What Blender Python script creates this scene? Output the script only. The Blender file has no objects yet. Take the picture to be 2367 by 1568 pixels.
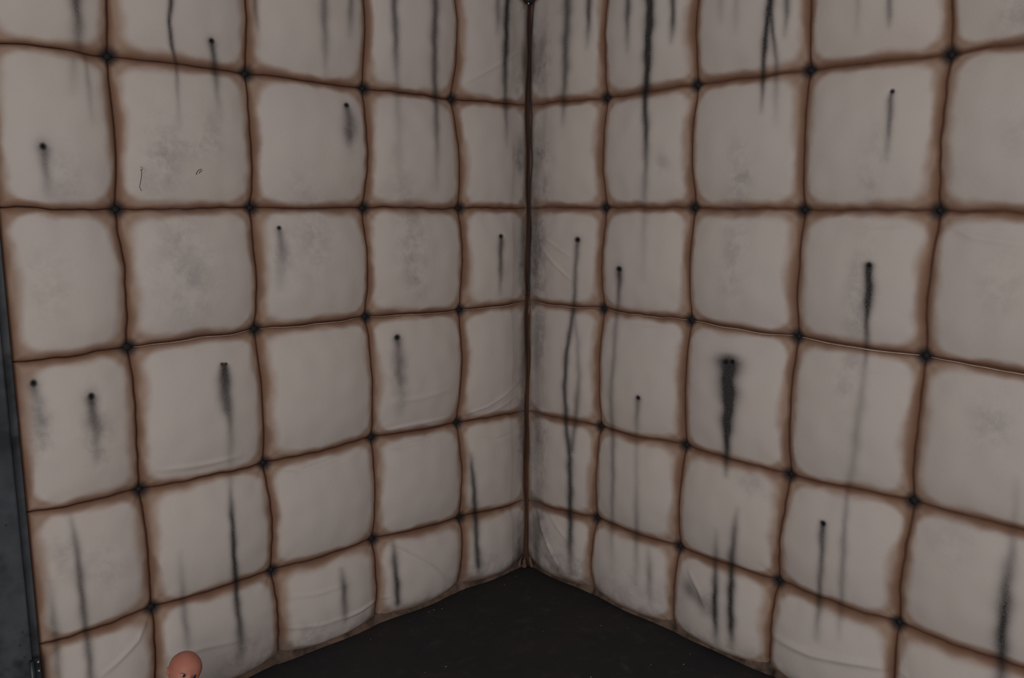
import bpy, bmesh, math, random
import numpy as np
from mathutils import Matrix, Vector

random.seed(7)
rng = np.random.default_rng(11)
scene = bpy.context.scene
col = scene.collection

# ------------------------------------------------------------------ camera
F_PX, PITCH, ROLL, YAW = 1916.859, .16077, .0028, .82297
CAM = np.array([2.57415, -2.47856, 1.6])
IW, IH = 2367, 1568
cd = np.array([-math.sin(YAW)*math.cos(PITCH), math.cos(YAW)*math.cos(PITCH), -math.sin(PITCH)])
cr = np.array([math.cos(YAW), math.sin(YAW), 0.])
cu = np.cross(cr, cd)
cr, cu = math.cos(ROLL)*cr + math.sin(ROLL)*cu, -math.sin(ROLL)*cr + math.cos(ROLL)*cu
cam = bpy.data.cameras.new('camera')
cam.sensor_width = 36; cam.lens = 36*F_PX/IW; cam.clip_start = .05
cam_o = bpy.data.objects.new('camera', cam); col.objects.link(cam_o)
cam_o.matrix_world = Matrix(((cr[0], cu[0], -cd[0], CAM[0]), (cr[1], cu[1], -cd[1], CAM[1]),
                             (cr[2], cu[2], -cd[2], CAM[2]), (0, 0, 0, 1)))
scene.camera = cam_o

# ------------------------------------------------------------------ light and exposure
world = bpy.data.worlds.new('world'); scene.world = world; world.use_nodes = True
wb = world.node_tree.nodes['Background']
wb.inputs[0].default_value = (1.0, .985, .97, 1); wb.inputs[1].default_value = .24
lamp = bpy.data.lights.new('rear_fill_light', 'AREA'); lamp.shape = 'RECTANGLE'; lamp.size = 2.6; lamp.size_y = 2.6  # unseen fill light added behind the camera to brighten the walls evenly
lamp.energy = 60; lamp.color = (1, .97, .94)
lo = bpy.data.objects.new('rear_fill_light', lamp); col.objects.link(lo)
lo.location = (3.35, -3.6, 1.3)
lo.rotation_euler = (Vector((1.2, -.5, .6)) - Vector(lo.location)).to_track_quat('-Z', 'Y').to_euler()
vs = scene.view_settings
vs.view_transform = 'Standard'; vs.look = 'None'; vs.gamma = 1; vs.use_curve_mapping = False; vs.exposure = 0.0

# ------------------------------------------------------------------ helpers
def ray(x, y):
    return cd + cr*((x - IW/2)/F_PX) - cu*((y - IH/2)/F_PX)
def on_wall(w, x, y, off=0.):
    """wall coordinates (distance from the corner, height) of a spot on a wall, off = distance in front of it"""
    v = ray(x, y)
    if w == 'L':
        t = (off - CAM[0])/v[0]; p = CAM + v*t; return -p[1], p[2]
    t = (-off - CAM[1])/v[1]; p = CAM + v*t; return p[0], p[2]

def tag(o, label=None, cat=None, group=None, kind=None):
    if label: o['label'] = label
    if cat: o['category'] = cat
    if group: o['group'] = group
    if kind: o['kind'] = kind
    return o
def link(name, me, mat=None, parent=None, smooth=True):
    o = bpy.data.objects.new(name, me); col.objects.link(o)
    if mat: me.materials.append(mat)
    if parent: o.parent = parent
    if smooth and len(me.polygons):
        me.polygons.foreach_set('use_smooth', np.ones(len(me.polygons), dtype=bool))
    return o
def pyd(name, v, f, mat=None, parent=None, smooth=True):
    me = bpy.data.meshes.new(name); me.from_pydata([tuple(map(float, p)) for p in v], [], f); me.update()
    return link(name, me, mat, parent, smooth)
def empty(name, loc=(0, 0, 0)):
    o = bpy.data.objects.new(name, None); o.empty_display_size = .05; o.location = loc; col.objects.link(o); return o
def box_mesh(name, x0, x1, y0, y1, z0, z1, bevel=0.):
    bm = bmesh.new(); bmesh.ops.create_cube(bm, size=1)
    for v in bm.verts:
        v.co = ((x0+x1)/2 + v.co.x*(x1-x0), (y0+y1)/2 + v.co.y*(y1-y0), (z0+z1)/2 + v.co.z*(z1-z0))
    if bevel: bmesh.ops.bevel(bm, geom=bm.edges[:], offset=bevel, segments=2, affect='EDGES', profile=.6)
    me = bpy.data.meshes.new(name); bm.to_mesh(me); bm.free(); return me
def loft(rings):
    """rings: list of (n,3) arrays, closed around; caps both ends"""
    n = len(rings[0]); v = [p for r in rings for p in r]; f = []
    for a in range(len(rings)-1):
        for k in range(n):
            f.append((a*n+k, a*n+(k+1) % n, (a+1)*n+(k+1) % n, (a+1)*n+k))
    f.append(tuple(range(n))[::-1]); f.append(tuple((len(rings)-1)*n+k for k in range(n)))
    return v, f
def tube(pts, rad, n=8):
    pts = [np.array(p, float) for p in pts]; rings = []
    rad = [rad]*len(pts) if np.isscalar(rad) else rad
    for i, p in enumerate(pts):
        t = pts[min(i+1, len(pts)-1)] - pts[max(i-1, 0)]; t /= np.linalg.norm(t)+1e-12
        a = np.array([0, 0, 1.]) if abs(t[2]) < .9 else np.array([1., 0, 0])
        e1 = np.cross(t, a); e1 /= np.linalg.norm(e1); e2 = np.cross(t, e1)
        rings.append([p + rad[i]*(math.cos(2*math.pi*k/n)*e1 + math.sin(2*math.pi*k/n)*e2) for k in range(n)])
    return loft(rings)
def limb(pts, rad, n=16, sub=6):
    """smooth tapered limb with round ends through pts"""
    pts = np.array(pts, float); rad = np.array(rad, float); P = []; R = []
    m = len(pts)
    for i in range(m-1):
        p0, p1, p2, p3 = pts[max(i-1, 0)], pts[i], pts[i+1], pts[min(i+2, m-1)]
        for k in range(sub):
            t = k/sub
            P.append(.5*((2*p1) + (-p0+p2)*t + (2*p0-5*p1+4*p2-p3)*t*t + (-p0+3*p1-3*p2+p3)*t**3))
            s = t*t*(3-2*t); R.append(rad[i]*(1-s)+rad[i+1]*s)
    P.append(pts[-1]); R.append(rad[-1])
    a = P[0]-P[1]; a /= np.linalg.norm(a); b = P[-1]-P[-2]; b /= np.linalg.norm(b)
    head = [(P[0]+a*R[0]*math.sin(q), R[0]*math.cos(q)) for q in (1.45, 1.1, .7, .35)]
    tail = [(P[-1]+b*R[-1]*math.sin(q), R[-1]*math.cos(q)) for q in (.35, .7, 1.1, 1.45)]
    PP = [h[0] for h in head]+P+[h[0] for h in tail]; RR = [h[1] for h in head]+R+[h[1] for h in tail]
    return tube(PP, RR, n)
def merge(*vf):
    V, Fc = [], []
    for v, f in vf:
        o = len(V); V += list(v); Fc += [tuple(i+o for i in q) for q in f]
    return V, Fc

# ------------------------------------------------------------------ materials
def new_mat(name):
    m = bpy.data.materials.new(name); m.use_nodes = True
    nt = m.node_tree; return m, nt, nt.nodes['Principled BSDF']
class G:
    def __init__(s, nt): s.nt = nt
    def n(s, t, **k):
        o = s.nt.nodes.new(t)
        for a, b in k.items(): setattr(o, a, b)
        return o
    def l(s, a, b): s.nt.links.new(a, b)
    def put(s, sock, v):
        if isinstance(v, (int, float, tuple)): sock.default_value = v
        else: s.l(v, sock)
    def attr(s, name): return s.n('ShaderNodeAttribute', attribute_name=name).outputs['Fac']
    def math(s, op, a, b=0., clamp=False):
        o = s.n('ShaderNodeMath', operation=op, use_clamp=clamp); s.put(o.inputs[0], a); s.put(o.inputs[1], b); return o.outputs[0]
    def mr(s, v, a, b, c=0., d=1., kind='SMOOTHSTEP'):
        o = s.n('ShaderNodeMapRange', interpolation_type=kind)
        for i, q in enumerate((v, a, b, c, d)): s.put(o.inputs[i], q)
        return o.outputs[0]
    def noise(s, vec, scale, detail=2., rough=.5):
        o = s.n('ShaderNodeTexNoise'); s.l(vec, o.inputs['Vector'])
        o.inputs['Scale'].default_value = scale; o.inputs['Detail'].default_value = detail; o.inputs['Roughness'].default_value = rough
        return o.outputs['Fac']
    def mix(s, fac, a, b):
        o = s.n('ShaderNodeMix', data_type='RGBA'); s.put(o.inputs[0], fac)
        s.put(o.inputs[6], a); s.put(o.inputs[7], b); return o.outputs[2]
    def obj(s, scale=(1, 1, 1)):
        t = s.n('ShaderNodeTexCoord').outputs['Object']
        if scale == (1, 1, 1): return t
        m = s.n('ShaderNodeMapping'); m.inputs['Scale'].default_value = scale; s.l(t, m.inputs[0]); return m.outputs[0]
    def bump(s, h, dist, strength, bsdf):
        b = s.n('ShaderNodeBump'); b.inputs['Distance'].default_value = dist; b.inputs['Strength'].default_value = strength
        s.l(h, b.inputs['Height']); s.l(b.outputs[0], bsdf.inputs['Normal'])

CLOTH = (.545, .476, .440, 1); TAN = (.315, .205, .148, 1); RUST = (.185, .092, .058, 1); LINE = (.095, .045, .030, 1)
SOOT = (.016, .0165, .018, 1); SMUT = (.20, .18, .185, 1)

def canvas_material():
    m, nt, b = new_mat('stained_canvas'); g = G(nt); p = g.obj()
    big = g.noise(p, 5.5, 2.); mid = g.noise(p, 26, 3., .6); fine = g.noise(p, 240, 2., .7); weave = g.noise(p, 900, 1.)
    base = g.mix(g.mr(g.noise(p, 2.2, 3.), .3, .7), CLOTH, (.530, .470, .444, 1))
    base = g.mix(g.math('MULTIPLY', g.mr(fine, .35, .75), .07), base, (.30, .27, .25, 1))
    rnd, seam, btn = g.attr('rnd'), g.attr('seam'), g.attr('btn')
    jit = g.math('MULTIPLY', g.math('SUBTRACT', mid, .5), .011)
    rn = g.math('ADD', rnd, jit); sn = g.math('ADD', seam, g.math('MULTIPLY', jit, .35))
    w = g.mr(big, .34, .66, .030, .058, 'LINEAR')
    a1 = g.math('MULTIPLY', g.mr(rn, w, g.math('MULTIPLY', w, .25)), .9)
    c = g.mix(a1, base, TAN)
    w2 = g.mr(g.noise(p, 9., 1.), .35, .65, .014, .036, 'LINEAR')
    a2 = g.math('MULTIPLY', g.mr(sn, w2, .001), .92)
    c = g.mix(a2, c, RUST)
    a3 = g.math('MULTIPLY', g.mr(sn, .0036, .0006), .85)
    c = g.mix(a3, c, LINE)
    c = g.mix(g.math('MULTIPLY', g.mr(btn, .038, .010), .95), c, (.024, .019, .020, 1))
    # smudges: blotchy grey-violet soot
    smn = g.mr(g.noise(p, 17, 5., .66), .36, .68, .0, .9)
    c = g.mix(g.math('MULTIPLY', g.attr('smudge'), smn, True), c, SMUT)
    # streaks of soot with a grainy edge
    so = g.attr('soot')
    gr = g.mr(g.noise(p, 330, 2., .7), .3, .7, .84, 1.12, 'LINEAR')
    sof = g.math('MULTIPLY', so, gr, True)
    c = g.mix(g.math('MINIMUM', sof, .97), c, SOOT)
    c = g.mix(g.math('MULTIPLY', g.mr(g.attr('hole'), 1.4, .35), .98), c, (.006, .006, .007, 1))
    g.l(c, b.inputs['Base Color'])
    b.inputs['Roughness'].default_value = .88; b.inputs['Specular IOR Level'].default_value = .18
    hsum = g.math('ADD', g.math('MULTIPLY', weave, .4), g.math('MULTIPLY', g.noise(p, 60, 3.), 1.0))
    g.bump(hsum, .0016, .35, b)
    return m
M_CANVAS = canvas_material()

def simple(name, c1, c2, scale, rough=.8, spec=.3, metal=0., bump=0., stretch=(1, 1, 1), c3=None, s3=40, t3=(.62, .75)):
    m, nt, b = new_mat(name); g = G(nt); p = g.obj(stretch)
    n = g.noise(p, scale, 4., .6); c = g.mix(g.mr(n, .3, .7), c1+(1,), c2+(1,))
    if c3: c = g.mix(g.mr(g.noise(p, s3, 3., .6), *t3), c, c3+(1,))
    g.l(c, b.inputs['Base Color']); b.inputs['Roughness'].default_value = rough
    b.inputs['Specular IOR Level'].default_value = spec; b.inputs['Metallic'].default_value = metal
    if bump: g.bump(n, bump, .6, b)
    return m
M_BUTTON = simple('button_cloth', (.007, .0068, .008), (.014, .013, .014), 90, .75, .3)
M_BACK = simple('backing_board', (.05, .035, .025), (.09, .06, .04), 8, .9)
M_CORD_PALE = simple('pale_piping', (.50, .42, .36), (.36, .25, .19), 30, .7, .3)
M_STRIP = simple('rusty_corner_cloth', (.115, .055, .034), (.045, .026, .020), 14, .85, .2, bump=.002, stretch=(1, 1, .25),
                 c3=(.26, .17, .12), s3=30, t3=(.6, .8))  # the paler third tone puts crease highlights into the cloth colour
M_STRIP_DARK = simple('sooty_corner_cloth', (.035, .022, .018), (.085, .043, .03), 10, .85, .2, bump=.002, stretch=(1, 1, .25),
                      c3=(.20, .13, .10), s3=34, t3=(.66, .82))
M_TAIL = simple('frayed_cloth', (.24, .165, .12), (.10, .06, .045), 26, .85, .2, bump=.002)
M_HEM = simple('dirty_hem_cloth', (.17, .115, .088), (.06, .042, .034), 12, .9, .1, bump=.001, c3=(.035, .030, .028), s3=18, t3=(.5, .75))
M_BLACK = simple('black_rubber', (.008, .008, .009), (.014, .013, .013), 60, .5, .4)
M_STEEL = simple('dull_screw_steel', (.45, .45, .45), (.6, .6, .6), 60, .35, .5, .9)
M_FRAME = simple('blue_grey_painted_steel', (.030, .035, .043), (.075, .080, .092), 7, .55, .4, bump=.0006, c3=(.016, .018, .022), s3=9, t3=(.5, .7))
M_HINGE = simple('dark_hinge_steel', (.022, .030, .034), (.045, .055, .06), 30, .4, .5, .4)

def floor_material():
    m, nt, b = new_mat('black_worn_floor'); g = G(nt); p = g.obj()
    n1 = g.noise(p, 2.3, 4., .6); n2 = g.noise(p, 14, 5., .7); n3 = g.noise(p, 260, 2.)
    c = g.mix(g.mr(n1, .35, .65), (.021, .0195, .0225, 1), (.027, .024, .024, 1))
    c = g.mix(g.math('MULTIPLY', g.mr(n2, .5, .8), .6), c, (.058, .050, .048, 1))
    rot = g.n('ShaderNodeMapping'); rot.inputs['Rotation'].default_value = (0, 0, .75); rot.inputs['Scale'].default_value = (14, 2.2, 1)
    g.l(p, rot.inputs[0])
    sc = g.noise(rot.outputs[0], 2.0, 4., .6)
    c = g.mix(g.math('MULTIPLY', g.mr(sc, .66, .82), .35), c, (.14, .135, .14, 1))
    c = g.mix(g.math('MULTIPLY', g.mr(n3, .66, .8), .25), c, (.10, .09, .085, 1))
    # pale rubbed scuffs
    for (x, y), rot_, sx, sy, k in ((( .52, -.93), .55, .075, .013, .55), ((.88, -.36), -.5, .05, .016, .3), ((.40, -.40), .9, .05, .02, .2), ((.75, -.75), .2, .10, .03, .14)):
        mp = g.n('ShaderNodeMapping'); mp.vector_type = 'TEXTURE'
        mp.inputs['Location'].default_value = (x, y, 0); mp.inputs['Rotation'].default_value = (0, 0, rot_); mp.inputs['Scale'].default_value = (sx, sy, 1)
        g.l(p, mp.inputs[0]); gt = g.n('ShaderNodeTexGradient', gradient_type='SPHERICAL'); g.l(mp.outputs[0], gt.inputs[0])
        st = g.n('ShaderNodeMapping'); st.inputs['Scale'].default_value = (.6, 5, 1); g.l(mp.outputs[0], st.inputs[0])
        fac = g.math('MULTIPLY', gt.outputs['Fac'], g.mr(g.noise(st.outputs[0], 2.2, 4., .6), .38, .7)); c = g.mix(g.math('MULTIPLY', fac, k*1.6, True), c, (.16, .16, .17, 1))
    g.l(c, b.inputs['Base Color']); b.inputs['Roughness'].default_value = .72; b.inputs['Specular IOR Level'].default_value = .22
    g.bump(g.noise(p, 70, 4., .7), .002, .4, b)
    return m

# ------------------------------------------------------------------ grid of the padding
# seam junctions (tuft buttons) as read off the walls, from the corner outwards, rows from top to floor
JL = {2: [(1041, 230), (837, 205), (566, 171), (248, 131)], 3: [(1058, 481), (837, 481), (577, 480), (267, 484)],
      4: [(1060, 716), (843, 732), (587, 760), (294, 802)], 5: [(1054, 976), (857, 1010), (608, 1070), (321, 1130)],
      6: [(1060, 1195), (859, 1245), (626, 1317), (349, 1402)], 7: [(1053, 1360), (862, 1433), (642, 1525), None]}
JR = {2: [(1405, 227), (1614, 197), (1875, 163), (2200, 127)], 3: [(1403, 480), (1608, 480), (1861, 485), (2173, 487)],
      4: [(1398, 713), (1600, 740), (1847, 777), (2141, 822)], 5: [(1391, 985), (1588, 1028), (1829, 1096), (2113, 1157)],
      6: [(1383, 1196), (1574, 1262), (1803, 1341), (2079, 1438)], 7: [(1378, 1370), (1562, 1455), (1783, 1550), None]}
JC = {2: (1220, 243), 3: (1222, 481), 4: (1220, 697), 5: (1218, 950), 6: (1216, 1157)}
ROWZ = {0: 2.86, 1: 2.435, 2: 2.006, 3: 1.587, 4: 1.185, 5: .728, 6: .337, 7: .012}
COLU = {'L': [.018, .3995, .820, 1.2475, 1.657, 1.965], 'R': [.018, .436, .8457, 1.2577, 1.6585, 2.08, 2.49]}
EDGE_L = {2: (-20, 97), 3: (-4, 480), 4: (20, 838), 5: (62, 1184), 6: (88, 1490)}
NODES = {}
for w, J in (('L', JL), ('R', JR)):
    for r in range(8):
        for c, u0 in enumerate(COLU[w]):
            u, z = u0, ROWZ[r]
            if c == 0:
                if r in JC: z = on_wall(w, *JC[r], .02)[1]
            elif 1 <= c <= 4 and r in J and J[r][c-1]:
                u, zz = on_wall(w, *J[r][c-1], .0)
                if r < 7: z = zz
            elif w == 'L' and c == 5 and r in EDGE_L:
                z = on_wall(w, *EDGE_L[r], .0)[1]
            NODES[w, c, r] = np.array([u, z])
# rows run on straight past the frame on the right
for r in range(2, 7):
    s = NODES['R', 4, r][1] - NODES['R', 3, r][1]
NODES['R', 5, 2][1] = 2.02; NODES['R', 5, 3][1] = 1.578; NODES['R', 5, 4][1] = 1.158; NODES['R', 5, 5][1] = .735; NODES['R', 5, 6][1] = .345

SEAM_ID = {}
def seam(w, a, b):
    """(u, z, depth) along the seam from junction a to b; shared by the two panels that meet there"""
    key = (w, a, b); A, B = NODES[w, a[0], a[1]], NODES[w, b[0], b[1]]
    if key not in SEAM_ID:
        SEAM_ID[key] = (rng.uniform(-1, 1, 4), rng.uniform(0, 6.28, 4), rng.uniform(.8, 1.2))
    am, ph, rs = SEAM_ID[key]
    horiz = a[1] == b[1]
    def f(t):
        e = np.sin(np.pi*t)
        wig = (.0035*am[0]*np.sin(2*np.pi*t+ph[0]) + .002*am[1]*np.sin(5*np.pi*t+ph[1]) + .0011*am[2]*np.sin(11*np.pi*t+ph[2]))*np.minimum(1, e*2.5)
        u = A[0]+(B[0]-A[0])*t; z = A[1]+(B[1]-A[1])*t
        d = rs*(.030 if not horiz else .024)*e**.8
        if horiz:
            z = z + wig
            if a[1] == 7: d = .012 + .030*e**.7; z = z + .012*(1-e) - wig
            if a[0] == 0: d = d*np.minimum(1, t/.3) + .018*np.maximum(0, 1-t/.3)**1.5
        else:
            u = u + wig
            if a[0] == 0: u = COLU[w][0] + .3*wig; d = .018 + .0*t
            if w == 'L' and a[0] == 5: u = COLU[w][5] + .2*wig; d = .012 + 0*t
        return np.stack([u, z, d], -1)
    return f

# ------------------------------------------------------------------ stains, dots, wrinkles on the walls
OFF = .05   # stains sit on the belly of the cushions
# streaks: lists of (x, y, width, strength) running downward
STREAKS = [
 [(175,-60,22,.6),(176,0,22,.75),(180,60,22,.6),(184,125,16,.35)], [(196,125,10,.3),(204,190,10,.3),(216,295,12,.05)], [(170,130,16,.25),(166,230,20,.05)],
 [(396,-60,9,.8),(395,0,9,.85),(391,50,9,.85),(398,110,8,.8),(407,150,7,.55),(412,230,8,.25),(414,310,10,.04)],
 [(490,94,12,.8),(492,110,13,.75),(496,160,12,.65),(503,220,12,.3),(512,290,14,.06)],
 [(588,-40,9,.5),(590,20,9,.5),(597,80,8,.1)], [(750,-60,15,.6),(750,40,15,.55),(752,120,13,.35),(754,185,14,.06)],
 [(100,338,18,.6),(104,380,18,.5),(109,420,18,.3),(113,470,20,.06)],
 [(802,243,13,.6),(806,270,18,.62),(808,310,20,.5),(807,345,16,.15)],
 [(810,-60,12,.55),(811,30,12,.5),(808,95,12,.06)],
 [(909,-60,14,.7),(912,20,13,.72),(915,100,13,.65),(917,180,12,.3),(922,300,16,.2),(922,450,18,.04)],
 [(1008,-60,13,.7),(1005,60,13,.75),(1004,160,13,.7),(1007,230,12,.65),(1010,300,11,.55),(1010,380,11,.25),(1010,450,12,.05)],
 [(1151,-40,9,.6),(1151,40,10,.45),(1151,90,10,.05)],
 [(1174,-60,12,.9),(1172,20,12,.9),(1169,120,12,.85),(1167,190,11,.7),(1170,270,9,.5),(1172,345,9,.06)],
 [(1316,-60,16,.75),(1311,30,17,.72),(1307,120,15,.7),(1306,190,13,.65),(1302,250,11,.45),(1300,300,10,.06)],
 [(1362,-60,11,.75),(1361,40,11,.75),(1356,120,10,.1)], [(1452,-60,11,.7),(1451,30,11,.7),(1450,85,10,.4),(1449,130,9,.06)],
 [(1503,-60,17,1.05),(1502,20,17,1.05),(1498,110,16,1.05),(1494,200,14,.9),(1490,250,12,.85),(1494,310,12,.8),(1492,400,11,.45),(1489,480,12,.25),(1487,660,14,.05)],
 [(1557,-60,11,.75),(1555,50,11,.75),(1551,110,10,.1)],
 [(1786,-60,14,.9),(1780,10,14,.95),(1771,60,12,.9),(1767,115,12,.9),(1763,190,9,.75),(1760,270,9,.1)],
 [(1779,15,9,.7),(1786,70,9,.75),(1794,135,9,.5),(1794,220,12,.25),(1793,300,14,.03)],
 [(1822,-60,13,.7),(1818,30,12,.6),(1813,95,10,.1)], [(1669,-40,10,.3),(1664,65,12,.06)], [(1703,-40,10,.3),(1699,85,12,.06)],
 [(1984,-40,10,.3),(1980,95,12,.04)], [(2058,-60,11,.6),(2056,35,11,.5),(2054,75,10,.06)],
 [(2062,211,9,.7),(2059,230,12,.65),(2055,290,12,.6),(2052,330,11,.35),(2048,385,12,.06)],
 [(646,527,10,.55),(650,560,16,.45),(650,610,18,.25),(648,680,18,.04)],
 [(78,886,18,.6),(84,925,20,.35),(94,980,24,.3),(96,1050,26,.04)], [(212,916,18,.8),(214,950,22,.65),(221,995,20,.5),(229,1080,20,.06)],
 [(516,842,13,.8),(516,880,20,.72),(519,920,22,.6),(523,960,14,.3)], [(521,842,12,.7),(526,910,15,.55),(531,960,15,.6),(533,1000,14,.4),(533,1080,14,.15),(532,1125,10,.3),(536,1190,11,.8),(541,1280,11,.9),(547,1380,12,.85),(556,1470,15,.7),(560,1530,22,.15)],
 [(1159,546,8,.8),(1158,570,10,.72),(1157,625,9,.65),(1156,690,8,.1)],
 [(1334,554,10,.7),(1333,580,9,.6),(1329,650,9,.6),(1327,710,9,.65),(1318,760,9,.75),(1308,830,9,.8),(1305,900,9,.8),(1309,985,10,.75),(1317,1060,12,.8),(1318,1150,12,.85),(1318,1250,12,.8),(1317,1345,16,.2)],
 [(1325,715,8,.3),(1335,790,9,.3),(1338,870,10,.4),(1334,930,11,.55),(1327,1000,10,.55),(1320,1050,9,.5)],
 [(1430,618,10,.85),(1432,645,11,.75),(1430,690,9,.55),(1424,740,9,.35),(1417,850,9,.4),(1411,915,10,.4),(1416,1000,10,.5),(1417,1090,9,.5),(1415,1180,9,.4),(1413,1330,12,.06)],
 [(1474,920,10,.6),(1473,950,11,.5),(1471,1010,9,.2),(1471,1120,10,.25),(1471,1230,11,.45),(1470,1360,12,.06)],
 [(919,780,14,.7),(920,810,18,.5),(924,860,20,.5),(926,900,17,.3),(928,970,18,.04)],
 [(1684,825,36,1.1),(1684,870,34,1.1),(1683,930,28,1.1),(1681,990,20,1.05),(1679,1050,13,.8),(1678,1110,11,.2)],
 [(2008,608,15,1.),(2008,660,19,1.),(2006,700,16,.95),(2003,750,12,.75),(2003,805,11,.5),(1998,860,12,.22),(1988,930,18,.3),(1979,1010,18,.35),(1970,1090,16,.25),(1958,1140,10,.3),(1950,1250,13,.45),(1945,1380,13,.4),(1938,1490,14,.06)],
 [(162,1180,12,.1),(174,1250,13,.5),(184,1320,15,.65),(190,1390,15,.7),(198,1450,14,.6),(207,1530,16,.65),(213,1600,16,.5)],
 [(114,1340,16,.1),(124,1440,18,.5),(132,1510,15,.45),(139,1600,16,.3)], [(416,1270,14,.06),(422,1370,14,.35),(429,1450,14,.45),(437,1510,14,.15)],
 [(788,1310,11,.2),(795,1360,12,.7),(798,1420,12,.5),(797,1450,12,.06)],
 [(1087,1045,9,.2),(1091,1080,9,.7),(1096,1140,10,.8),(1100,1220,11,.8),(1105,1310,11,.8),(1107,1330,9,.06)],
 [(907,1245,10,.2),(912,1290,12,.7),(917,1350,12,.85),(920,1395,12,.8),(921,1410,10,.06)], [(1499,1260,12,.1),(1501,1330,12,.5),(1502,1410,14,.05)],
 [(1706,1170,10,.1),(1698,1220,12,.55),(1692,1290,14,.75),(1689,1360,15,.9),(1689,1450,15,.9),(1692,1510,16,.1)],
 [(1655,1220,10,.1),(1654,1310,11,.6),(1652,1380,13,.9),(1653,1440,12,.8),(1655,1500,14,.08)],
 [(1902,1205,12,.85),(1901,1235,14,.75),(1898,1310,12,.6),(1893,1390,12,.6),(1886,1490,14,.12)],
 [(2344,1230,18,.1),(2335,1300,24,.5),(2325,1370,30,.75),(2318,1440,27,.9),(2315,1520,26,.8),(2312,1600,26,.5)],
 [(2350,1100,14,.06),(2346,1200,16,.2),(2340,1300,16,.1)]]
DOTS = [(490,94,7),(100,338,9),(802,243,6.5),(2062,211,6.5),(646,527,6),(78,886,9),(212,916,8.5),(514,842,4.5),(523,842,4.5),(1159,546,5.5),
        (1334,554,7),(1430,622,6.5),(1474,920,6),(919,780,7.5),(1677,837,6),(1692,837,6),(2008,613,7),(1902,1211,6.5)]
# smudges: (x, y, half width, half height, strength)
SMUDGES = [(380,370,45,90,.55),(460,335,45,25,.6),(490,300,25,60,.35),(150,410,45,60,.4),(700,430,40,60,.22),(430,640,70,110,.45),(410,530,25,50,.4),
  (110,660,60,90,.28),(725,560,45,90,.4),(955,560,32,90,.6),(965,640,22,40,.45),(925,420,25,80,.25),(1712,400,26,70,.55),(1700,560,30,110,.4),(1690,640,25,40,.35),
  (2005,430,30,80,.35),(2040,330,30,50,.3),(1985,690,34,110,.55),(1960,870,34,70,.4),(2290,980,50,60,.42),(2310,660,55,90,.3),(1530,375,20,25,.45),
  (95,980,30,70,.6),(225,1000,34,80,.6),(650,590,22,60,.5),(812,310,16,40,.8),(925,880,22,70,.6),(1740,1120,45,40,.4),(240,1310,60,60,.3),(145,1290,30,50,.4),
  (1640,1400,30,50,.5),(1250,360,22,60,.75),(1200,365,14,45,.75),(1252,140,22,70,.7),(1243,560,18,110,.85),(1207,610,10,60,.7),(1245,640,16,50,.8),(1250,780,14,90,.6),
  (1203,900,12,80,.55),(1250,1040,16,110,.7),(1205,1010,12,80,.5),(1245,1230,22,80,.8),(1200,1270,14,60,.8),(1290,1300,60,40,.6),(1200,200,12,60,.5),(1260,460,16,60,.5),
  (1480,1370,80,40,.4),(700,1470,80,30,.45),(560,1510,60,40,.55),(1110,1310,50,30,.5),(1330,1335,60,30,.7),(2200,1250,60,80,.18),(2350,300,60,60,.2),(2367,20,70,60,.5)]
SOOTBLOBS = [(1592,1360,15,24,.5,0.),(1615,1385,30,16,.5,.6),(100,338,19,19,.4,0),(490,94,13,13,.35,0),(78,886,16,16,.35,0),(212,916,17,19,.35,0),(919,780,12,14,.3,0),
  (2008,613,13,13,.3,0),(1238,570,11,120,.6,0),(1208,580,7,110,.5,0),(1240,1000,11,90,.45,0),(1206,1010,8,90,.4,0),(1240,1230,14,80,.55,0),(1203,1275,9,50,.6,0),(1212,140,8,45,.5,0),(1241,135,15,55,.4,0),(1207,362,9,34,.35,0),(1240,380,10,60,.35,0),(1240,800,10,100,.4,0),(1208,820,7,90,.35,0),(1290,1322,40,10,.4,.45),(1190,1303,26,8,.45,-.4),(1684,838,26,24,.5,0),(1430,622,12,16,.3,0),(1334,554,12,12,.25,0),(1222,100,14,60,.0,0),(802,243,10,10,.25,0),(1902,1211,10,10,.25,0),(1474,920,9,9,.25,0)]
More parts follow.
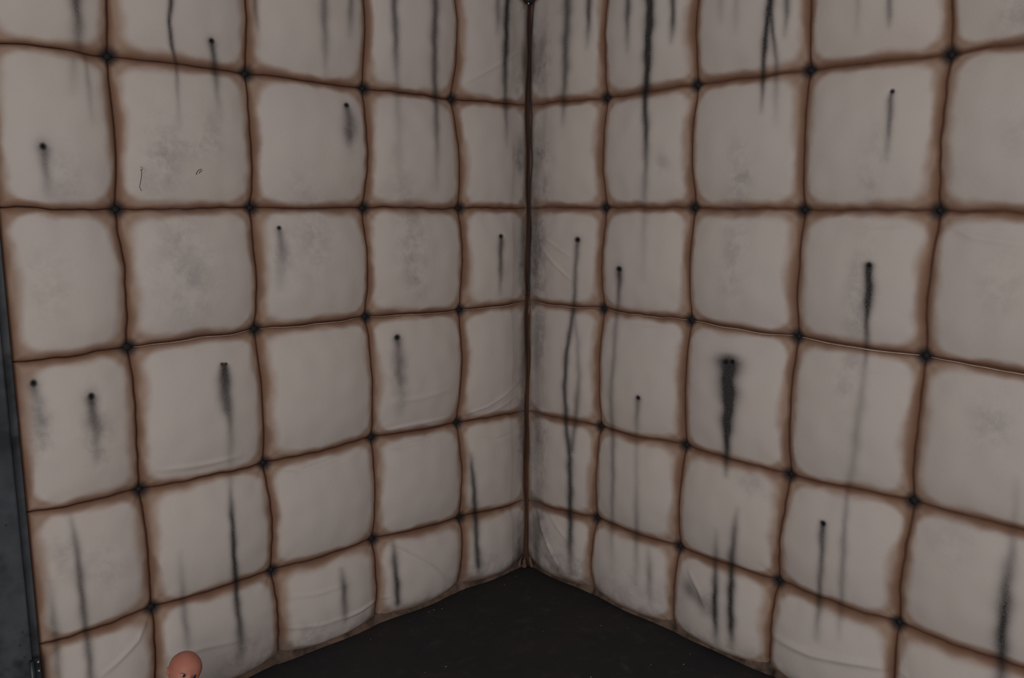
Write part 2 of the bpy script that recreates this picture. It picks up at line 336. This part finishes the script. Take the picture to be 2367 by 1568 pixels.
# cloth folds: (list of points, height in metres, half width in metres)
FOLDS = [([(1062,972),(1130,940),(1200,890)], .004, .006), ([(1075,985),(1140,955),(1205,915)], .003, .006),
  ([(870,1040),(930,1035),(1000,1015),(1045,990)], -.006, .009), ([(880,1006),(950,985),(1040,968)], .006, .008), ([(620,1085),(700,1090),(790,1060),(850,1030)], -.006, .009),
  ([(345,1440),(320,1480),(270,1525),(230,1560)], .005, .007), ([(370,1090),(470,1075),(560,1055)], .005, .009), ([(1785,1470),(1880,1505),(1990,1530),(2090,1560)], .010, .012),
  ([(790,1425),(850,1400),(900,1380)], .006, .007), ([(875,1260),(930,1275),(985,1305),(1020,1335)], .006, .010), ([(1240,570),(1270,600),(1320,650)], .004, .006),
  ([(1245,545),(1290,575),(1330,600)], .003, .006), ([(1232,1180),(1260,1230),(1300,1310)], .007, .010), ([(1250,1170),(1290,1215),(1320,1250)], .004, .008),
  ([(2180,520),(2250,548),(2367,565)], .005, .010), ([(1900,515),(2000,535),(2120,530)], .003, .009), ([(1080,190),(1150,150),(1205,120)], .003, .006), ([(1130,18),(1180,22),(1210,18)], -.004, .005),
  ([(1235,32),(1280,30),(1310,35)], -.004, .005), ([(640,1460),(740,1440),(840,1405)], .004, .008), ([(655,1385),(730,1370),(800,1345)], .003, .008), ([(380,1520),(470,1490),(560,1470)], .004, .009),
  ([(1590,1320),(1620,1360),(1640,1400)], .006, .008), ([(1900,840),(1990,855),(2090,862)], -.003, .007), ([(700,790),(780,775),(840,765)], -.003, .008), ([(300,830),(200,815),(60,845)], .003, .008),
  ([(1405,745),(1480,760),(1570,765)], .003, .007), ([(1110,1010),(1150,1015),(1200,1000)], -.003, .006), ([(1640,510),(1720,505),(1800,520)], .003, .008), ([(900,930),(960,920),(1040,900)], .003, .009)]
def side(x): return 'L' if x < 1222 else 'R'

def prep():
    S, D, B, W = {'L': [], 'R': []}, {'L': [], 'R': []}, {'L': [], 'R': []}, {'L': [], 'R': []}
    for s in STREAKS:
        w = side(s[0][0]); rows = []
        for x, y, wd, k in s:
            u, z = on_wall(w, x, y, OFF); u2, _ = on_wall(w, x+wd, y, OFF); rows.append((z, u, abs(u2-u), k))
        rows.sort(); S[w].append((np.array(rows), rng.uniform(0, 6.28, 3)))
    for x, y, r in DOTS:
        w = side(x); u, z = on_wall(w, x, y, OFF); r1 = abs(on_wall(w, x+r, y, OFF)[0]-u); r2 = abs(on_wall(w, x, y+r, OFF)[1]-z)
        D[w].append((u, z, r1, r2))
    for q in [(x, y, a, b, k, 0., 'm') for x, y, a, b, k in SMUDGES] + [t+('s',) for t in SOOTBLOBS]:
        x, y, a, b, k, ang, ch = q; w = side(x); u, z = on_wall(w, x, y, OFF)
        B[w].append((u, z, abs(on_wall(w, x+a, y, OFF)[0]-u), abs(on_wall(w, x, y+b, OFF)[1]-z), k, ang if w == 'R' else -ang, ch))
    for pts, h, wd in FOLDS:
        w = side(pts[0][0]); W[w].append((np.array([on_wall(w, x, y, OFF) for x, y in pts]), h, wd))
    return S, D, B, W
ST, DT, BL, WR = prep()

def stain_fields(w, u, z):
    soot = np.zeros_like(u); smud = np.zeros_like(u); hole = np.full_like(u, 9.)
    u0, u1, z0, z1 = u.min(), u.max(), z.min(), z.max()
    for r, ph in ST[w]:
        if r[-1, 0] < z0 or r[0, 0] > z1 or r[:, 1].max()+.1 < u0 or r[:, 1].min()-.1 > u1: continue
        uc = np.interp(z, r[:, 0], r[:, 1]); wd = np.interp(z, r[:, 0], r[:, 2]); k = np.interp(z, r[:, 0], r[:, 3])
        uc = uc + .05*wd*(np.sin(z*38+ph[0]) + .7*np.sin(z*91+ph[1]))
        wd = wd*(1+.10*np.sin(z*57+ph[2]))
        top, bot = r[-1, 0], r[0, 0]
        fade = np.clip((top-z)/(.6*wd)+.5, 0, 1)*np.clip((z-bot)/.02+.2, 0, 1)
        x = np.abs(u-uc)/(.72*wd); k = k*1.12
        soot = 1-(1-soot)*(1-np.clip(k*fade*np.exp(-x**1.8), 0, .995))
    for a, b, r1, r2 in DT[w]:
        hole = np.minimum(hole, np.hypot((u-a)/r1, (z-b)/r2))
    for a, b, r1, r2, k, ang, ch in BL[w]:
        x, y = u-a, z-b
        xx = (x*math.cos(ang)-y*math.sin(ang))/r1; yy = (x*math.sin(ang)+y*math.cos(ang))/r2
        e = k*np.exp(-(xx*xx+yy*yy))
        if ch == 'm': smud = 1-(1-smud)*(1-e)
        else: soot = 1-(1-soot)*(1-e)
    return soot, smud, hole

WAVES = [(rng.uniform(0, 6.28), rng.uniform(20, 75), rng.uniform(0, 6.28), rng.uniform(.3, 1)) for _ in range(14)]
def fold_height(w, u, z):
    d = np.zeros_like(u)
    for pts, h, wd in WR[w]:
        if pts[:, 0].min()-.05 > u.max() or pts[:, 0].max()+.05 < u.min() or pts[:, 1].min()-.05 > z.max() or pts[:, 1].max()+.05 < z.min(): continue
        best = np.full_like(u, 9.); tt = np.zeros_like(u); n = len(pts)-1
        for i in range(n):
            a, b = pts[i], pts[i+1]; ab = b-a; q = np.clip(((u-a[0])*ab[0]+(z-a[1])*ab[1])/(ab@ab), 0, 1)
            e = np.hypot(u-a[0]-q*ab[0], z-a[1]-q*ab[1]); s = e < best
            best = np.where(s, e, best); tt = np.where(s, (i+q)/n, tt)
        d += h*np.exp(-(best/wd)**2)*np.sin(np.pi*np.clip(tt*.9+.05, 0, 1))**.7
    return d

def grid_faces(n, m):
    i, j = np.meshgrid(np.arange(n-1), np.arange(m-1), indexing='ij'); a = (i*m+j).ravel()
    return np.stack([a, a+m, a+m+1, a+1], -1)

def padded_panel(w, c, r, parent, N):
    t = np.linspace(0, 1, N); t = .45*t + .55*(.5-.5*np.cos(np.pi*t))
    top, bot = seam(w, (c, r), (c+1, r)), seam(w, (c, r+1), (c+1, r+1))
    lef, rig = seam(w, (c, r), (c, r+1)), seam(w, (c+1, r), (c+1, r+1))
    T, Bm, Lf, Rg = top(t), bot(t), lef(t), rig(t)
    # keep corners common
    for a_, i_, b_, j_ in ((T, 0, Lf, 0), (T, -1, Rg, 0), (Bm, 0, Lf, -1), (Bm, -1, Rg, -1)):
        m_ = .5*(a_[i_]+b_[j_]); a_[i_] = m_; b_[j_] = m_
    s_, t_ = np.meshgrid(t, t, indexing='ij')   # s along u, t downward
    S, Q = s_[..., None], t_[..., None]
    P = ((1-Q)*T[:, None, :] + Q*Bm[:, None, :] + (1-S)*Lf[None] + S*Rg[None]
         - ((1-S)*(1-Q)*T[0] + S*(1-Q)*T[-1] + (1-S)*Q*Bm[0] + S*Q*Bm[-1]))
    u, z, d = P[..., 0], P[..., 1], P[..., 2]
    H = rng.uniform(.015, .022)
    bs = 1-np.abs(2*s_-1)**3.6; bt = 1-np.abs(2*t_-1)**3.6
    if c == 0:   # the corner side rises slowly
        q = s_; bs = np.where(s_ < .5, np.sin(np.pi*np.clip(q, 0, .5))**1.3, bs)
    if r == 6: bt = np.where(t_ > .5, 1-np.abs(2*t_-1)**6, bt)
    bul = bs*bt
    wu = np.linalg.norm(T[-1, :2]-T[0, :2]); hz = np.linalg.norm(Lf[-1, :2]-Lf[0, :2])
    dx = np.minimum(s_, 1-s_)*wu; dz = np.minimum(t_, 1-t_)*hz
    dmin = np.minimum(dx, dz); R = .09
    dzs = dz*1.3
    rnd = np.where((dx < R) & (dzs < R), R-np.hypot(R-dx, R-dzs), np.minimum(dx, dzs))
    # distance to the nearest button
    btn = np.full_like(u, 9.)
    for cc in (c, c+1):
        for rr in (r, r+1):
            if cc == 0 or rr in (0, 7) or (w == 'L' and cc == 5): continue
            A = NODES[w, cc, rr]; btn = np.minimum(btn, np.hypot(u-A[0], z-A[1]))
    wave = sum(a*np.sin(k*(math.cos(th)*u+math.sin(th)*z)+ph) for th, k, ph, a in WAVES)*.00033
    pk = np.zeros_like(u)
    for cc in (c, c+1):
        for rr in (r, r+1):
            A = NODES[w, cc, rr]; dd = np.hypot(u-A[0], z-A[1]); th = np.arctan2(z-A[1], u-A[0])
            pk += .0022*np.cos(th*9+cc*2+rr)*np.exp(-dd/.05)*np.clip(dd/.02, 0, 1)
    d = d + H*bul + (wave + pk + fold_height(w, u, z))*np.clip(dmin/.03, 0, 1)
    d = d - .004*np.exp(-(dmin/.005)**2)*(1 if c else np.clip(s_*8, 0, 1))
    # where each spot of the bulging cloth lies against the plane the stains were measured on
    cu_, cdp, cz_ = (-CAM[1], CAM[0], CAM[2]) if w == 'L' else (CAM[0], -CAM[1], CAM[2])
    kq = (cdp-OFF)/(cdp-d); soot, smud, hole = stain_fields(w, cu_+(u-cu_)*kq, cz_+(z-cz_)*kq)
    d = d - .004*np.exp(-(hole/1.1)**2)
    # soot worked into the foot of the wall
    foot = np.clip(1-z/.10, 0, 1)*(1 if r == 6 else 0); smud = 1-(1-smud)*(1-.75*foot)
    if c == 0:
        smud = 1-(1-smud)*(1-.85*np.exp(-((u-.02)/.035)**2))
    if w == 'L' and c == 4: rnd = np.minimum(rnd, .02+.6*(1-s_)*wu)
    v = np.stack([u, -d if w == 'R' else d, z], -1).reshape(-1, 3)
    if w == 'L': v = np.stack([d, -u, z], -1).reshape(-1, 3)
    fc = grid_faces(N, N)
    if w == 'R': fc = fc[:, ::-1]
    fc = fc[:, ::-1]
    # rim that runs back to the board
    idx = np.arange(N*N).reshape(N, N)
    ring = np.concatenate([idx[:-1, 0], idx[-1, :-1], idx[:0:-1, -1], idx[0, :0:-1]])
    back = v[ring].copy()
    if w == 'L': back[:, 0] = -.009
    else: back[:, 1] = .009
    n0 = N*N; nr = len(ring); k = np.arange(nr); k2 = (k+1) % nr
    rim = np.stack([ring[k], ring[k2], n0+k2, n0+k], -1)
    V = np.concatenate([v, back]); Fq = np.concatenate([fc, rim])
    me = bpy.data.meshes.new('padded_panel')
    me.vertices.add(len(V)); me.vertices.foreach_set('co', V.ravel().astype(np.float32))
    me.loops.add(Fq.size); me.loops.foreach_set('vertex_index', Fq.ravel().astype(np.int32))
    me.polygons.add(len(Fq)); me.polygons.foreach_set('loop_start', np.arange(0, Fq.size, 4, dtype=np.int32))
    me.update(calc_edges=True); me.validate()
    for nm, arr in (('seam', dmin), ('rnd', rnd), ('btn', btn), ('soot', soot), ('smudge', smud), ('hole', hole)):
        a = np.concatenate([arr.ravel(), arr.ravel()[ring]]).astype(np.float32)
        me.attributes.new(nm, 'FLOAT', 'POINT').data.foreach_set('value', a)
    return link('padded_panel', me, M_CANVAS, parent)

# ------------------------------------------------------------------ walls, floor
floor = link('floor', box_mesh('floor', -.1, 4.2, -4.2, .1, -.06, 0), floor_material(), None, False)
tag(floor, 'worn black floor meeting the two padded walls', 'floor', kind='structure')
wall_left = link('wall_left', box_mesh('wall_left', -.12, -.010, -1.98, .12, 0, 2.88), M_BACK, None, False)
tag(wall_left, 'left padded canvas wall with rust-stained seams, ending at a dark steel frame', 'wall', kind='structure')
wall_right = link('wall_right', box_mesh('wall_right', -.010, 2.52, .010, .12, 0, 2.88), M_BACK, None, False)
tag(wall_right, 'right padded canvas wall with rust-stained seams and black drips, running out of the frame', 'wall', kind='structure')
WALL = {'L': wall_left, 'R': wall_right}
def P3(w, u, z, d): return np.array([d, -u, z]) if w == 'L' else np.array([u, -d, z])

for w in 'LR':
    nc = len(COLU[w])-1
    for r in range(7):
        for c in range(nc):
            seen = r >= 1 and not (w == 'R' and c == 5)
            padded_panel(w, c, r, WALL[w], 92 if seen else 20)

# tuft buttons: a shallow domed disc with a rim, one at each seam crossing
def button_mesh():
    prof = [(0, .0075), (.004, .0072), (.0075, .0058), (.0098, .0032), (.0112, .0010), (.0118, -.002), (.0110, -.006), (.0, -.006)]
    n = 16; rings = [[(max(r, 1e-4)*math.cos(2*math.pi*k/n), max(r, 1e-4)*math.sin(2*math.pi*k/n), h) for k in range(n)] for r, h in prof]
    v, f = loft(rings); me = bpy.data.meshes.new('tuft_button'); me.from_pydata(v, [], f); me.update()
    me.materials.append(M_BUTTON); me.polygons.foreach_set('use_smooth', np.ones(len(me.polygons), dtype=bool)); return me
BTN = button_mesh()
for w in 'LR':
    for c in range(1, 5 if w == 'L' else 6):
        for r in range(1, 7):
            A = NODES[w, c, r]; o = bpy.data.objects.new('tuft_button', BTN); col.objects.link(o); o.parent = WALL[w]
            o.location = P3(w, A[0], A[1], .001)
            o.rotation_euler = (0, math.pi/2, 0) if w == 'L' else (math.pi/2, 0, 0)
            s = random.uniform(.85, 1.15); o.scale = (s, s*random.uniform(.9, 1.1), 1)

# pale cloth edge that shows along the fourth seam
for w, cs in (('L', range(0, 4)), ('R', range(0, 6))):
    for c in cs:
        f = seam(w, (c, 4), (c+1, 4)); t = np.linspace(.04, .96, 40); q = f(t)
        big = {('R', 3): 1.9, ('R', 4): 1.5, ('R', 2): 1.35, ('R', 5): 1.3}.get((w, c), 1.0)
        rad = .0011*big*(.35+.65*np.sin(np.pi*t)**.6)
        e = np.sin(np.pi*t)
        pts = [P3(w, a[0], a[1]-.0035*ee, a[2]+.004+.002*ee) for a, ee in zip(q, e)]
        v, fc = tube(pts, list(rad), 6); pyd('seam_piping', v, fc, M_CORD_PALE, WALL[w])

# cloth hem between the cushions and the floor
for w in 'LR':
    for c in range(len(COLU[w])-1):
        a, b = COLU[w][c], COLU[w][c+1]; n = 24; vs_, fs = [], []
        ph = random.uniform(0, 6)
        for i in range(n+1):
            t = i/n; u = a+(b-a)*t; e = math.sin(math.pi*t)
            if c == 0: u = max(u, .03)
            out = (.036+.012*e if w == 'L' else .030+.008*e)+.003*math.sin(9*t+ph)
            prof = [(.0, .05), (.020+.012*e, .030), (out-.004, .010), (out+.006, .0035), (out+.004, .0012), (.0, .0012)]
            vs_ += [P3(w, u, z, d) for d, z in prof]
        for i in range(n):
            for k in range(6):
                q = (i*6+k, i*6+(k+1) % 6, (i+1)*6+(k+1) % 6, (i+1)*6+k); fs.append(q if w == 'L' else q[::-1])
        fs.append((0, 1, 2, 3, 4, 5)); fs.append(tuple(n*6+k for k in range(6)))
        pyd('hem_strip', vs_, fs, M_HEM, WALL[w])

# loose dark threads stuck to one cushion
def thread(pts, r=.0009):
    q = [P3('L', *on_wall('L', x, y, .062), .0635) for x, y in pts]
    v, f = tube(q, r, 5); pyd('loose_thread', v, f, M_BLACK, wall_left)
thread([(324,386),(329,388),(328,394),(325,391),(327,400),(326,412),(324,424),(322,432),(325,438),(327,442)])
thread([(453,404),(455,398),(459,393),(465,391),(466,395),(462,397),(460,401)])

# ------------------------------------------------------------------ cloth strip in the corner
def diag(l, q, z): return np.array([(q+l)/math.sqrt(2), (-q+l)/math.sqrt(2), z])
def on_diag(x, y, q):
    v = ray(x, y); n = np.array([1, -1, 0])/math.sqrt(2); t = (q - CAM@n)/(v@n); return CAM+v*t
trim = empty('trim_1', (0.02, -0.02, 0)); tag(trim, 'rust-brown cloth strip closing the corner between the padded walls', 'corner strip', kind='structure')
def strip(name, z0, z1, mat, q0, wide, seed, flare=False, thick=.003):
    n = int((z1-z0)/.008); ls = np.linspace(-1, 1, 15); rs = random.Random(seed); ph = [rs.uniform(0, 6) for _ in range(6)]
    fr, bk = [], []
    for i in range(n+1):
        z = z0+(z1-z0)*i/n
        wv = .0028*math.sin(z*7+ph[0])+.0022*math.sin(z*19+ph[1]); hw = wide*(1+.18*math.sin(z*11+ph[2])+.1*math.sin(z*31+ph[3]))
        fl = max(0, 1-(z-z0)/.085)**1.5 if flare else 0
        rowf, rowb = [], []
        for l in ls:
            lat = l*hw*(1+2.4*fl)+wv*(1-fl)
            q = q0+1.15*abs(l*hw)*(1-.6*fl)
            q += .0065*math.exp(-((l-.28-.25*math.sin(z*9+ph[4]))/.16)**2) - .004*math.exp(-((l+.05-.2*math.sin(z*6+ph[5]))/.15)**2)
            q += fl*(.040+.010*math.cos(l*7.5))
            zz = z + (fl*.012*math.cos(l*6+1) if flare and i < 3 else 0)
            rowf.append(diag(lat, q, max(zz, .002))); rowb.append(diag(lat, q-thick, max(zz, .002)))
        fr.append(rowf); bk.append(rowb)
    rings = [list(a)+list(b)[::-1] for a, b in zip(fr, bk)]
    v, f = loft(rings)
    off = np.array(trim.location)
    return pyd(name, [p-off for p in v], [q[::-1] for q in f], mat, trim)
zb = on_diag(1221, 683, .045)[2]
strip('lower_strip', .0, zb+.05, M_STRIP, .034, .0095, 3, True)
up = strip('upper_strip', zb, 2.86, M_STRIP_DARK, .039, .0085, 5)
for l0, q0, l1, rad in ((-.026, .086, -.032, .0075), (-.006, .092, -.003, .0105), (.022, .084, .032, .0085)):
    pts = [diag(l0*.75, q0-.022, .040), diag(l0, q0-.006, .024), diag((l0+l1)/2, q0+.004, .012), diag(l1, q0, .007)]
    v, f = limb(pts, [.003, rad*.8, rad, rad*.6], 12, 5)
    pyd('strip_tail', [np.array(p)*np.array([1, 1, 1])-np.array(trim.location)+np.array([0, 0, .001]) for p in v], f, M_TAIL, trim)

# black cord that hangs in the corner
cp = [(1234,-60),(1233,0),(1231,45),(1227,95),(1223,140),(1224,190),(1229,262),(1228,320),(1230,370),(1226,430),(1225,500),(1223,580),(1222,640),(1222,672)]
cpts = [on_diag(x, y, .064) for x, y in cp]
crd = empty('hanging_cord', tuple(cpts[0]))
v, f = limb([p-cpts[0] for p in cpts], [.0023]*len(cpts), 8, 5)
pyd('cable', v, f, M_BLACK, crd)
v, f = limb([cpts[-1]-cpts[0]+np.array([0, 0, .02]), cpts[-1]-cpts[0]], [.004, .0035], 8, 3)
pyd('cable_end', v, f, M_BLACK, crd)
tag(crd, 'thin black cord hanging down the corner seam between the walls', 'cord')

# black fixture at the top of the corner
hp = on_diag(1223, -9, .075)
hook = empty('corner_bracket', tuple(hp)); tag(hook, 'small black round bracket at the top of the padded corner', 'bracket')
dirq = np.array([1, -1, 0])/math.sqrt(2)
def disc(name, rad, q0, q1, mat, zoff=0., loff=0.):
    e1 = np.array([1, 1, 0])/math.sqrt(2); e2 = np.array([0, 0, 1.]); rings = []
    for q, rr in ((q0, rad), (q0+(q1-q0)*.7, rad), (q1, rad*.8), (q1+.0015, rad*.35)):
        rings.append([dirq*q + e1*(loff+rr*math.cos(2*math.pi*k/20)) + e2*(zoff+rr*math.sin(2*math.pi*k/20)) for k in range(20)])
    v, f = loft(rings); return pyd(name, v, f, mat, hook)
disc('plate', .027, -.030, .004, M_BLACK); disc('knob', .013, .004, .016, M_BLACK)
disc('screw', .0042, -.004, .006, M_STEEL, -.0285, -.002)

# ------------------------------------------------------------------ steel door and its frame at the left edge
door = empty('door_1', (0, -2.0, 0)); tag(door, 'dark blue-grey steel door and frame at the end of the left padded wall', 'door', kind='structure')
def dpart(name, x0, x1, y0, y1, z0, z1, mat, bev, parent=door):
    o = link(name, box_mesh(name, x0, x1, y0+2.0, y1+2.0, z0, z1, bev), mat, parent); 
    o.data.polygons.foreach_set('use_smooth', np.zeros(len(o.data.polygons), dtype=bool)); return o
dpart('frame_flange', -.02, .022, -1.9905, -1.9675, .0, 2.5, M_FRAME, .003)
dpart('frame_jamb', -.10, .046, -2.100, -1.9925, .0, 2.5, M_FRAME, .005)
leaf = dpart('door_leaf', -.06, -.012, -2.98, -2.104, .008, 2.42, M_FRAME, .004)
dpart('frame_jamb', -.10, .046, -3.09, -2.984, .0, 2.5, M_FRAME, .005)
dpart('frame_head', -.10, .046, -2.984, -2.100, 2.424, 2.5, M_FRAME, .004)
hz0, hz1 = .185, .318
hg = dpart('hinge', .046, .0535, -2.000, -1.9745, hz0, hz1, M_HINGE, .002)
v, f = tube([(.0585, .002+.0, hz0), (.0585, .002, hz1)], .0065, 12)
pyd('hinge_barrel', v, f, M_HINGE, hg)
for z in (.308, .281, .254, .227, .200):
    v, f = limb([(.0530, .0195, z), (.0548, .0195, z)], [.0042, .0032], 10, 2)
    pyd('screw', v, f, M_STEEL, hg)
# rivet-like paint chips on the jamb
for (x, y) in ((52, 1462), (46, 1493), (56, 1520), (13, 1215)):
    vv = ray(x, y); t = (.046-CAM[0])/vv[0]; p = CAM+vv*t
    v, f = limb([(.0450, p[1]+2.0, p[2]), (.0468, p[1]+2.0, p[2])], [.0032, .0024], 10, 2)
    pyd('rivet', v, f, M_HINGE, door)

# ------------------------------------------------------------------ baby doll
def doll_material():
    m, nt, b = new_mat('doll_vinyl'); g = G(nt); p = g.obj()
    c = g.mix(g.mr(g.noise(p, 18, 3.), .3, .7), (.46, .185, .135, 1), (.42, .150, .105, 1))
    c = g.mix(g.math('MULTIPLY', g.mr(g.noise(p, 55, 4., .7), .55, .8), .5), c, (.27, .085, .045, 1))
    g.l(c, b.inputs['Base Color']); b.inputs['Roughness'].default_value = .5; b.inputs['Specular IOR Level'].default_value = .35
    b.inputs['Subsurface Weight'].default_value = .0
    return m
M_VINYL = doll_material()
M_EYE = simple('doll_eye_white', (.42, .42, .42), (.36, .36, .37), 40, .3, .5)
M_IRIS = simple('doll_iris', (.008, .011, .015), (.015, .022, .030), 200, .15, .6)
M_BROW = simple('doll_brow_paint', (.16, .055, .03), (.22, .08, .045), 120, .7)
M_LIP = simple('doll_lip_paint', (.36, .09, .075), (.30, .07, .06), 80, .5)
hc0 = CAM + ray(427, 1549)*((.303-CAM[2])/ray(427, 1549)[2])
doll = empty('baby_doll', (hc0[0], hc0[1], 0)); doll.rotation_euler = (0, 0, math.radians(-9))
tag(doll, 'bald pinkish vinyl baby doll on the floor at the foot of the left padded wall', 'doll')
HZ = .303
def head_mesh():
    n, m = 72, 56; V = []
    A = .0505; Bw = .0465; Ch = .0525
    for j in range(1, m):
        th = math.pi*j/m
        for i in range(n):
            ph = 2*math.pi*i/n
            x, y, z = math.sin(th)*math.cos(ph), math.sin(th)*math.sin(ph), math.cos(th)
            s = 1.
            # narrower jaw, broad cranium, full cheeks
            k = max(0, -z)
            xx, yy, zz = A*x*(1-.10*k), Bw*y*(1-.20*k*k), Ch*z
            if x < 0: xx *= 1.10*(1-.25*k)
            if z > .1: yy *= 1+.05*math.sin(min(1, z)*math.pi)
            def bump(cy, cz, ry, rz, h):
                return h*math.exp(-((y-cy)/ry)**2-((z-cz)/rz)**2) if x > 0 else 0
            xx += bump(0, -.20, .12, .13, .0085) + bump(0, -.05, .10, .20, .003)      # nose
            for sy in (-1, 1):
                xx -= bump(sy*.36, .0, .19, .12, .0062)        # eye sockets
                xx += bump(sy*.42, -.36, .26, .24, .0045)      # cheeks
                xx += bump(sy*.34, .19, .24, .08, .0016)       # brow
            xx += bump(0, -.46, .24, .07, .0035) - bump(0, -.53, .2, .03, .003) + bump(0, -.60, .20, .06, .003)   # lips
            xx += bump(0, -.80, .26, .14, .005)                # chin
            V.append((xx, yy, zz))
    top, bot = len(V), len(V)+1; V += [(0, 0, Ch), (0, 0, -Ch)]
    Fc = []
    for j in range(m-2):
        for i in range(n): Fc.append((j*n+i, (j+1)*n+i, (j+1)*n+(i+1) % n, j*n+(i+1) % n))
    for i in range(n):
        Fc.append((top, i, (i+1) % n)); Fc.append((bot, (m-2)*n+(i+1) % n, (m-2)*n+i))
    return V, Fc
v, f = head_mesh(); head = pyd('head', v, f, M_VINYL, doll); head.location = (0, 0, HZ); head.scale = (.94, .94, .96)
head.rotation_euler = (math.radians(-25), math.radians(-1), math.radians(2))
def ellipsoid(name, c, r, mat, parent, n=20, m=14, rot=(0, 0, 0)):
    rings = [[(r[0]*math.sin(max(.02, min(math.pi-.02, math.pi*j/m)))*math.cos(2*math.pi*i/n), r[1]*math.sin(max(.02, min(math.pi-.02, math.pi*j/m)))*math.sin(2*math.pi*i/n),
               r[2]*math.cos(math.pi*j/m)) for i in range(n)] for j in range(m+1)]
    v, f = loft(rings); o = pyd(name, v, [q[::-1] for q in f], mat, parent); o.location = c; o.rotation_euler = rot; return o
for sy in (-1, 1):
    ellipsoid('eye', (.0395, sy*.0158, .001), (.0062, .0078, .0052), M_EYE, head)
    ellipsoid('iris', (.0446, sy*.0158+.0014, .0006), (.0022, .0052, .0048), M_IRIS, head)
    v, f = limb([(.0430, sy*.0078, .0100), (.0440, sy*.0145, .0128), (.0405, sy*.0225, .0105)], [.0009, .0014, .0008], 8, 5); pyd('eyebrow', v, f, M_BROW, head)
    v, f = limb([(.0448, sy*.0090, .0040), (.0462, sy*.0155, .0066), (.0420, sy*.0235, .0036)], [.0006, .0010, .0006], 8, 5); pyd('eyelash', v, f, M_BROW, head)
    # ear: a curled rim round a shallow cup
    rim = [(.004*math.cos(a)-.004+.0065*math.cos(a), sy*(.0425+.003*math.sin(a*.5)), -.010+.0115*math.sin(a)) for a in np.linspace(-1.3, 4.2, 12)]
    v1 = limb(rim, [.0028]*12, 10, 3); v2 = limb([(-.004, sy*.0405, -.004), (-.004, sy*.0420, -.015)], [.0065, .0055], 12, 4)
    v, f = merge(v1, v2); pyd('ear', v, f, M_VINYL, head)
v, f = limb([(.0440, -.0095, -.0300), (.0495, 0, -.0290), (.0440, .0095, -.0300)], [.0012, .0022, .0012], 8, 5); pyd('lips', v, f, M_LIP, head)
v, f = limb([(0, 0, .262), (-.002, 0, .235), (-.002, 0, .20), (.0, 0, .15), (.0, 0, .10), (.0, 0, .062)], [.020, .024, .040, .047, .052, .050], 24, 6)
v = [(p[0]*.88, p[1]*1.15, p[2]) for p in v]; pyd('torso', v, f, M_VINYL, doll)
for sy in (-1, 1):
    parts = [limb([(0, sy*.050, .205), (.022, sy*.078, .160), (.048, sy*.080, .118), (.078, sy*.070, .098), (.090, sy*.066, .094)], [.019, .0185, .0155, .0125, .013], 16, 6)]
    for k, (oy, ln, oz) in enumerate(((-.009, .016, 0), (-.003, .019, .001), (.003, .018, .001), (.009, .014, 0))):
        b0 = np.array([.098, sy*(.066+oy*1.0), .092+oz]); parts.append(limb([b0, b0+np.array([ln*.6, sy*oy*.2, -.003]), b0+np.array([ln, sy*oy*.2, -.010])], [.0042, .0038, .0030], 8, 3))
    parts.append(limb([(.084, sy*.056, .096), (.096, sy*.047, .096), (.103, sy*.045, .090)], [.0050, .0042, .0032], 8, 3))
    v, f = merge(*parts); pyd('arm', v, f, M_VINYL, doll)
    leg = limb([(.010, sy*.034, .044), (.070, sy*.056, .060), (.115, sy*.066, .058), (.165, sy*.070, .036), (.195, sy*.072, .026)], [.036, .030, .024, .021, .019], 18, 6)
    foot = limb([(.196, sy*.072, .020), (.206, sy*.074, .036), (.212, sy*.077, .060)], [.018, .016, .012], 14, 5)
    toes = [limb([(.211, sy*(.067+.0048*i), .068-.002*i), (.213, sy*(.067+.0048*i), .074-.0022*i)], [.0034, .0030], 8, 2) for i in range(5)]
    v, f = merge(leg, foot, *toes); pyd('leg', v, f, M_VINYL, doll)

# ------------------------------------------------------------------ crumbs on the floor
bm = bmesh.new(); rr = random.Random(4)
spots = [(1193,1333),(1286,1339),(992,1415),(1003,1411),(1022,1408),(968,1413),(940,1415),(1166,1353),(1320,1351),(1389,1447),(1031,1542),(950,1384),(1366,1566),(1595,1513)]
spots += [(rr.uniform(800, 1650), rr.uniform(1420, 1566)) for _ in range(9)]
for x, y in spots:
    vv = ray(x, y); t = -CAM[2]/vv[2]; p = CAM+vv*t
    if p[0] < .07 or p[1] > -.07: continue
    s = rr.uniform(.0012, .0026)
    mtx = Matrix.Translation((p[0], p[1], s*.35)) @ Matrix.Rotation(rr.uniform(0, 6), 4, 'Z') @ Matrix.Diagonal((s*rr.uniform(.8, 1.8), s, s*.5, 1))
    bmesh.ops.create_icosphere(bm, subdivisions=1, radius=1, matrix=mtx)
me = bpy.data.meshes.new('floor_crumbs'); bm.to_mesh(me); bm.free()
cr_o = link('floor_crumbs', me, simple('pale_crumbs', (.34, .30, .26), (.15, .13, .12), 50, .9), None, False)
tag(cr_o, 'tiny pale crumbs scattered over the black floor', 'debris', kind='stuff')
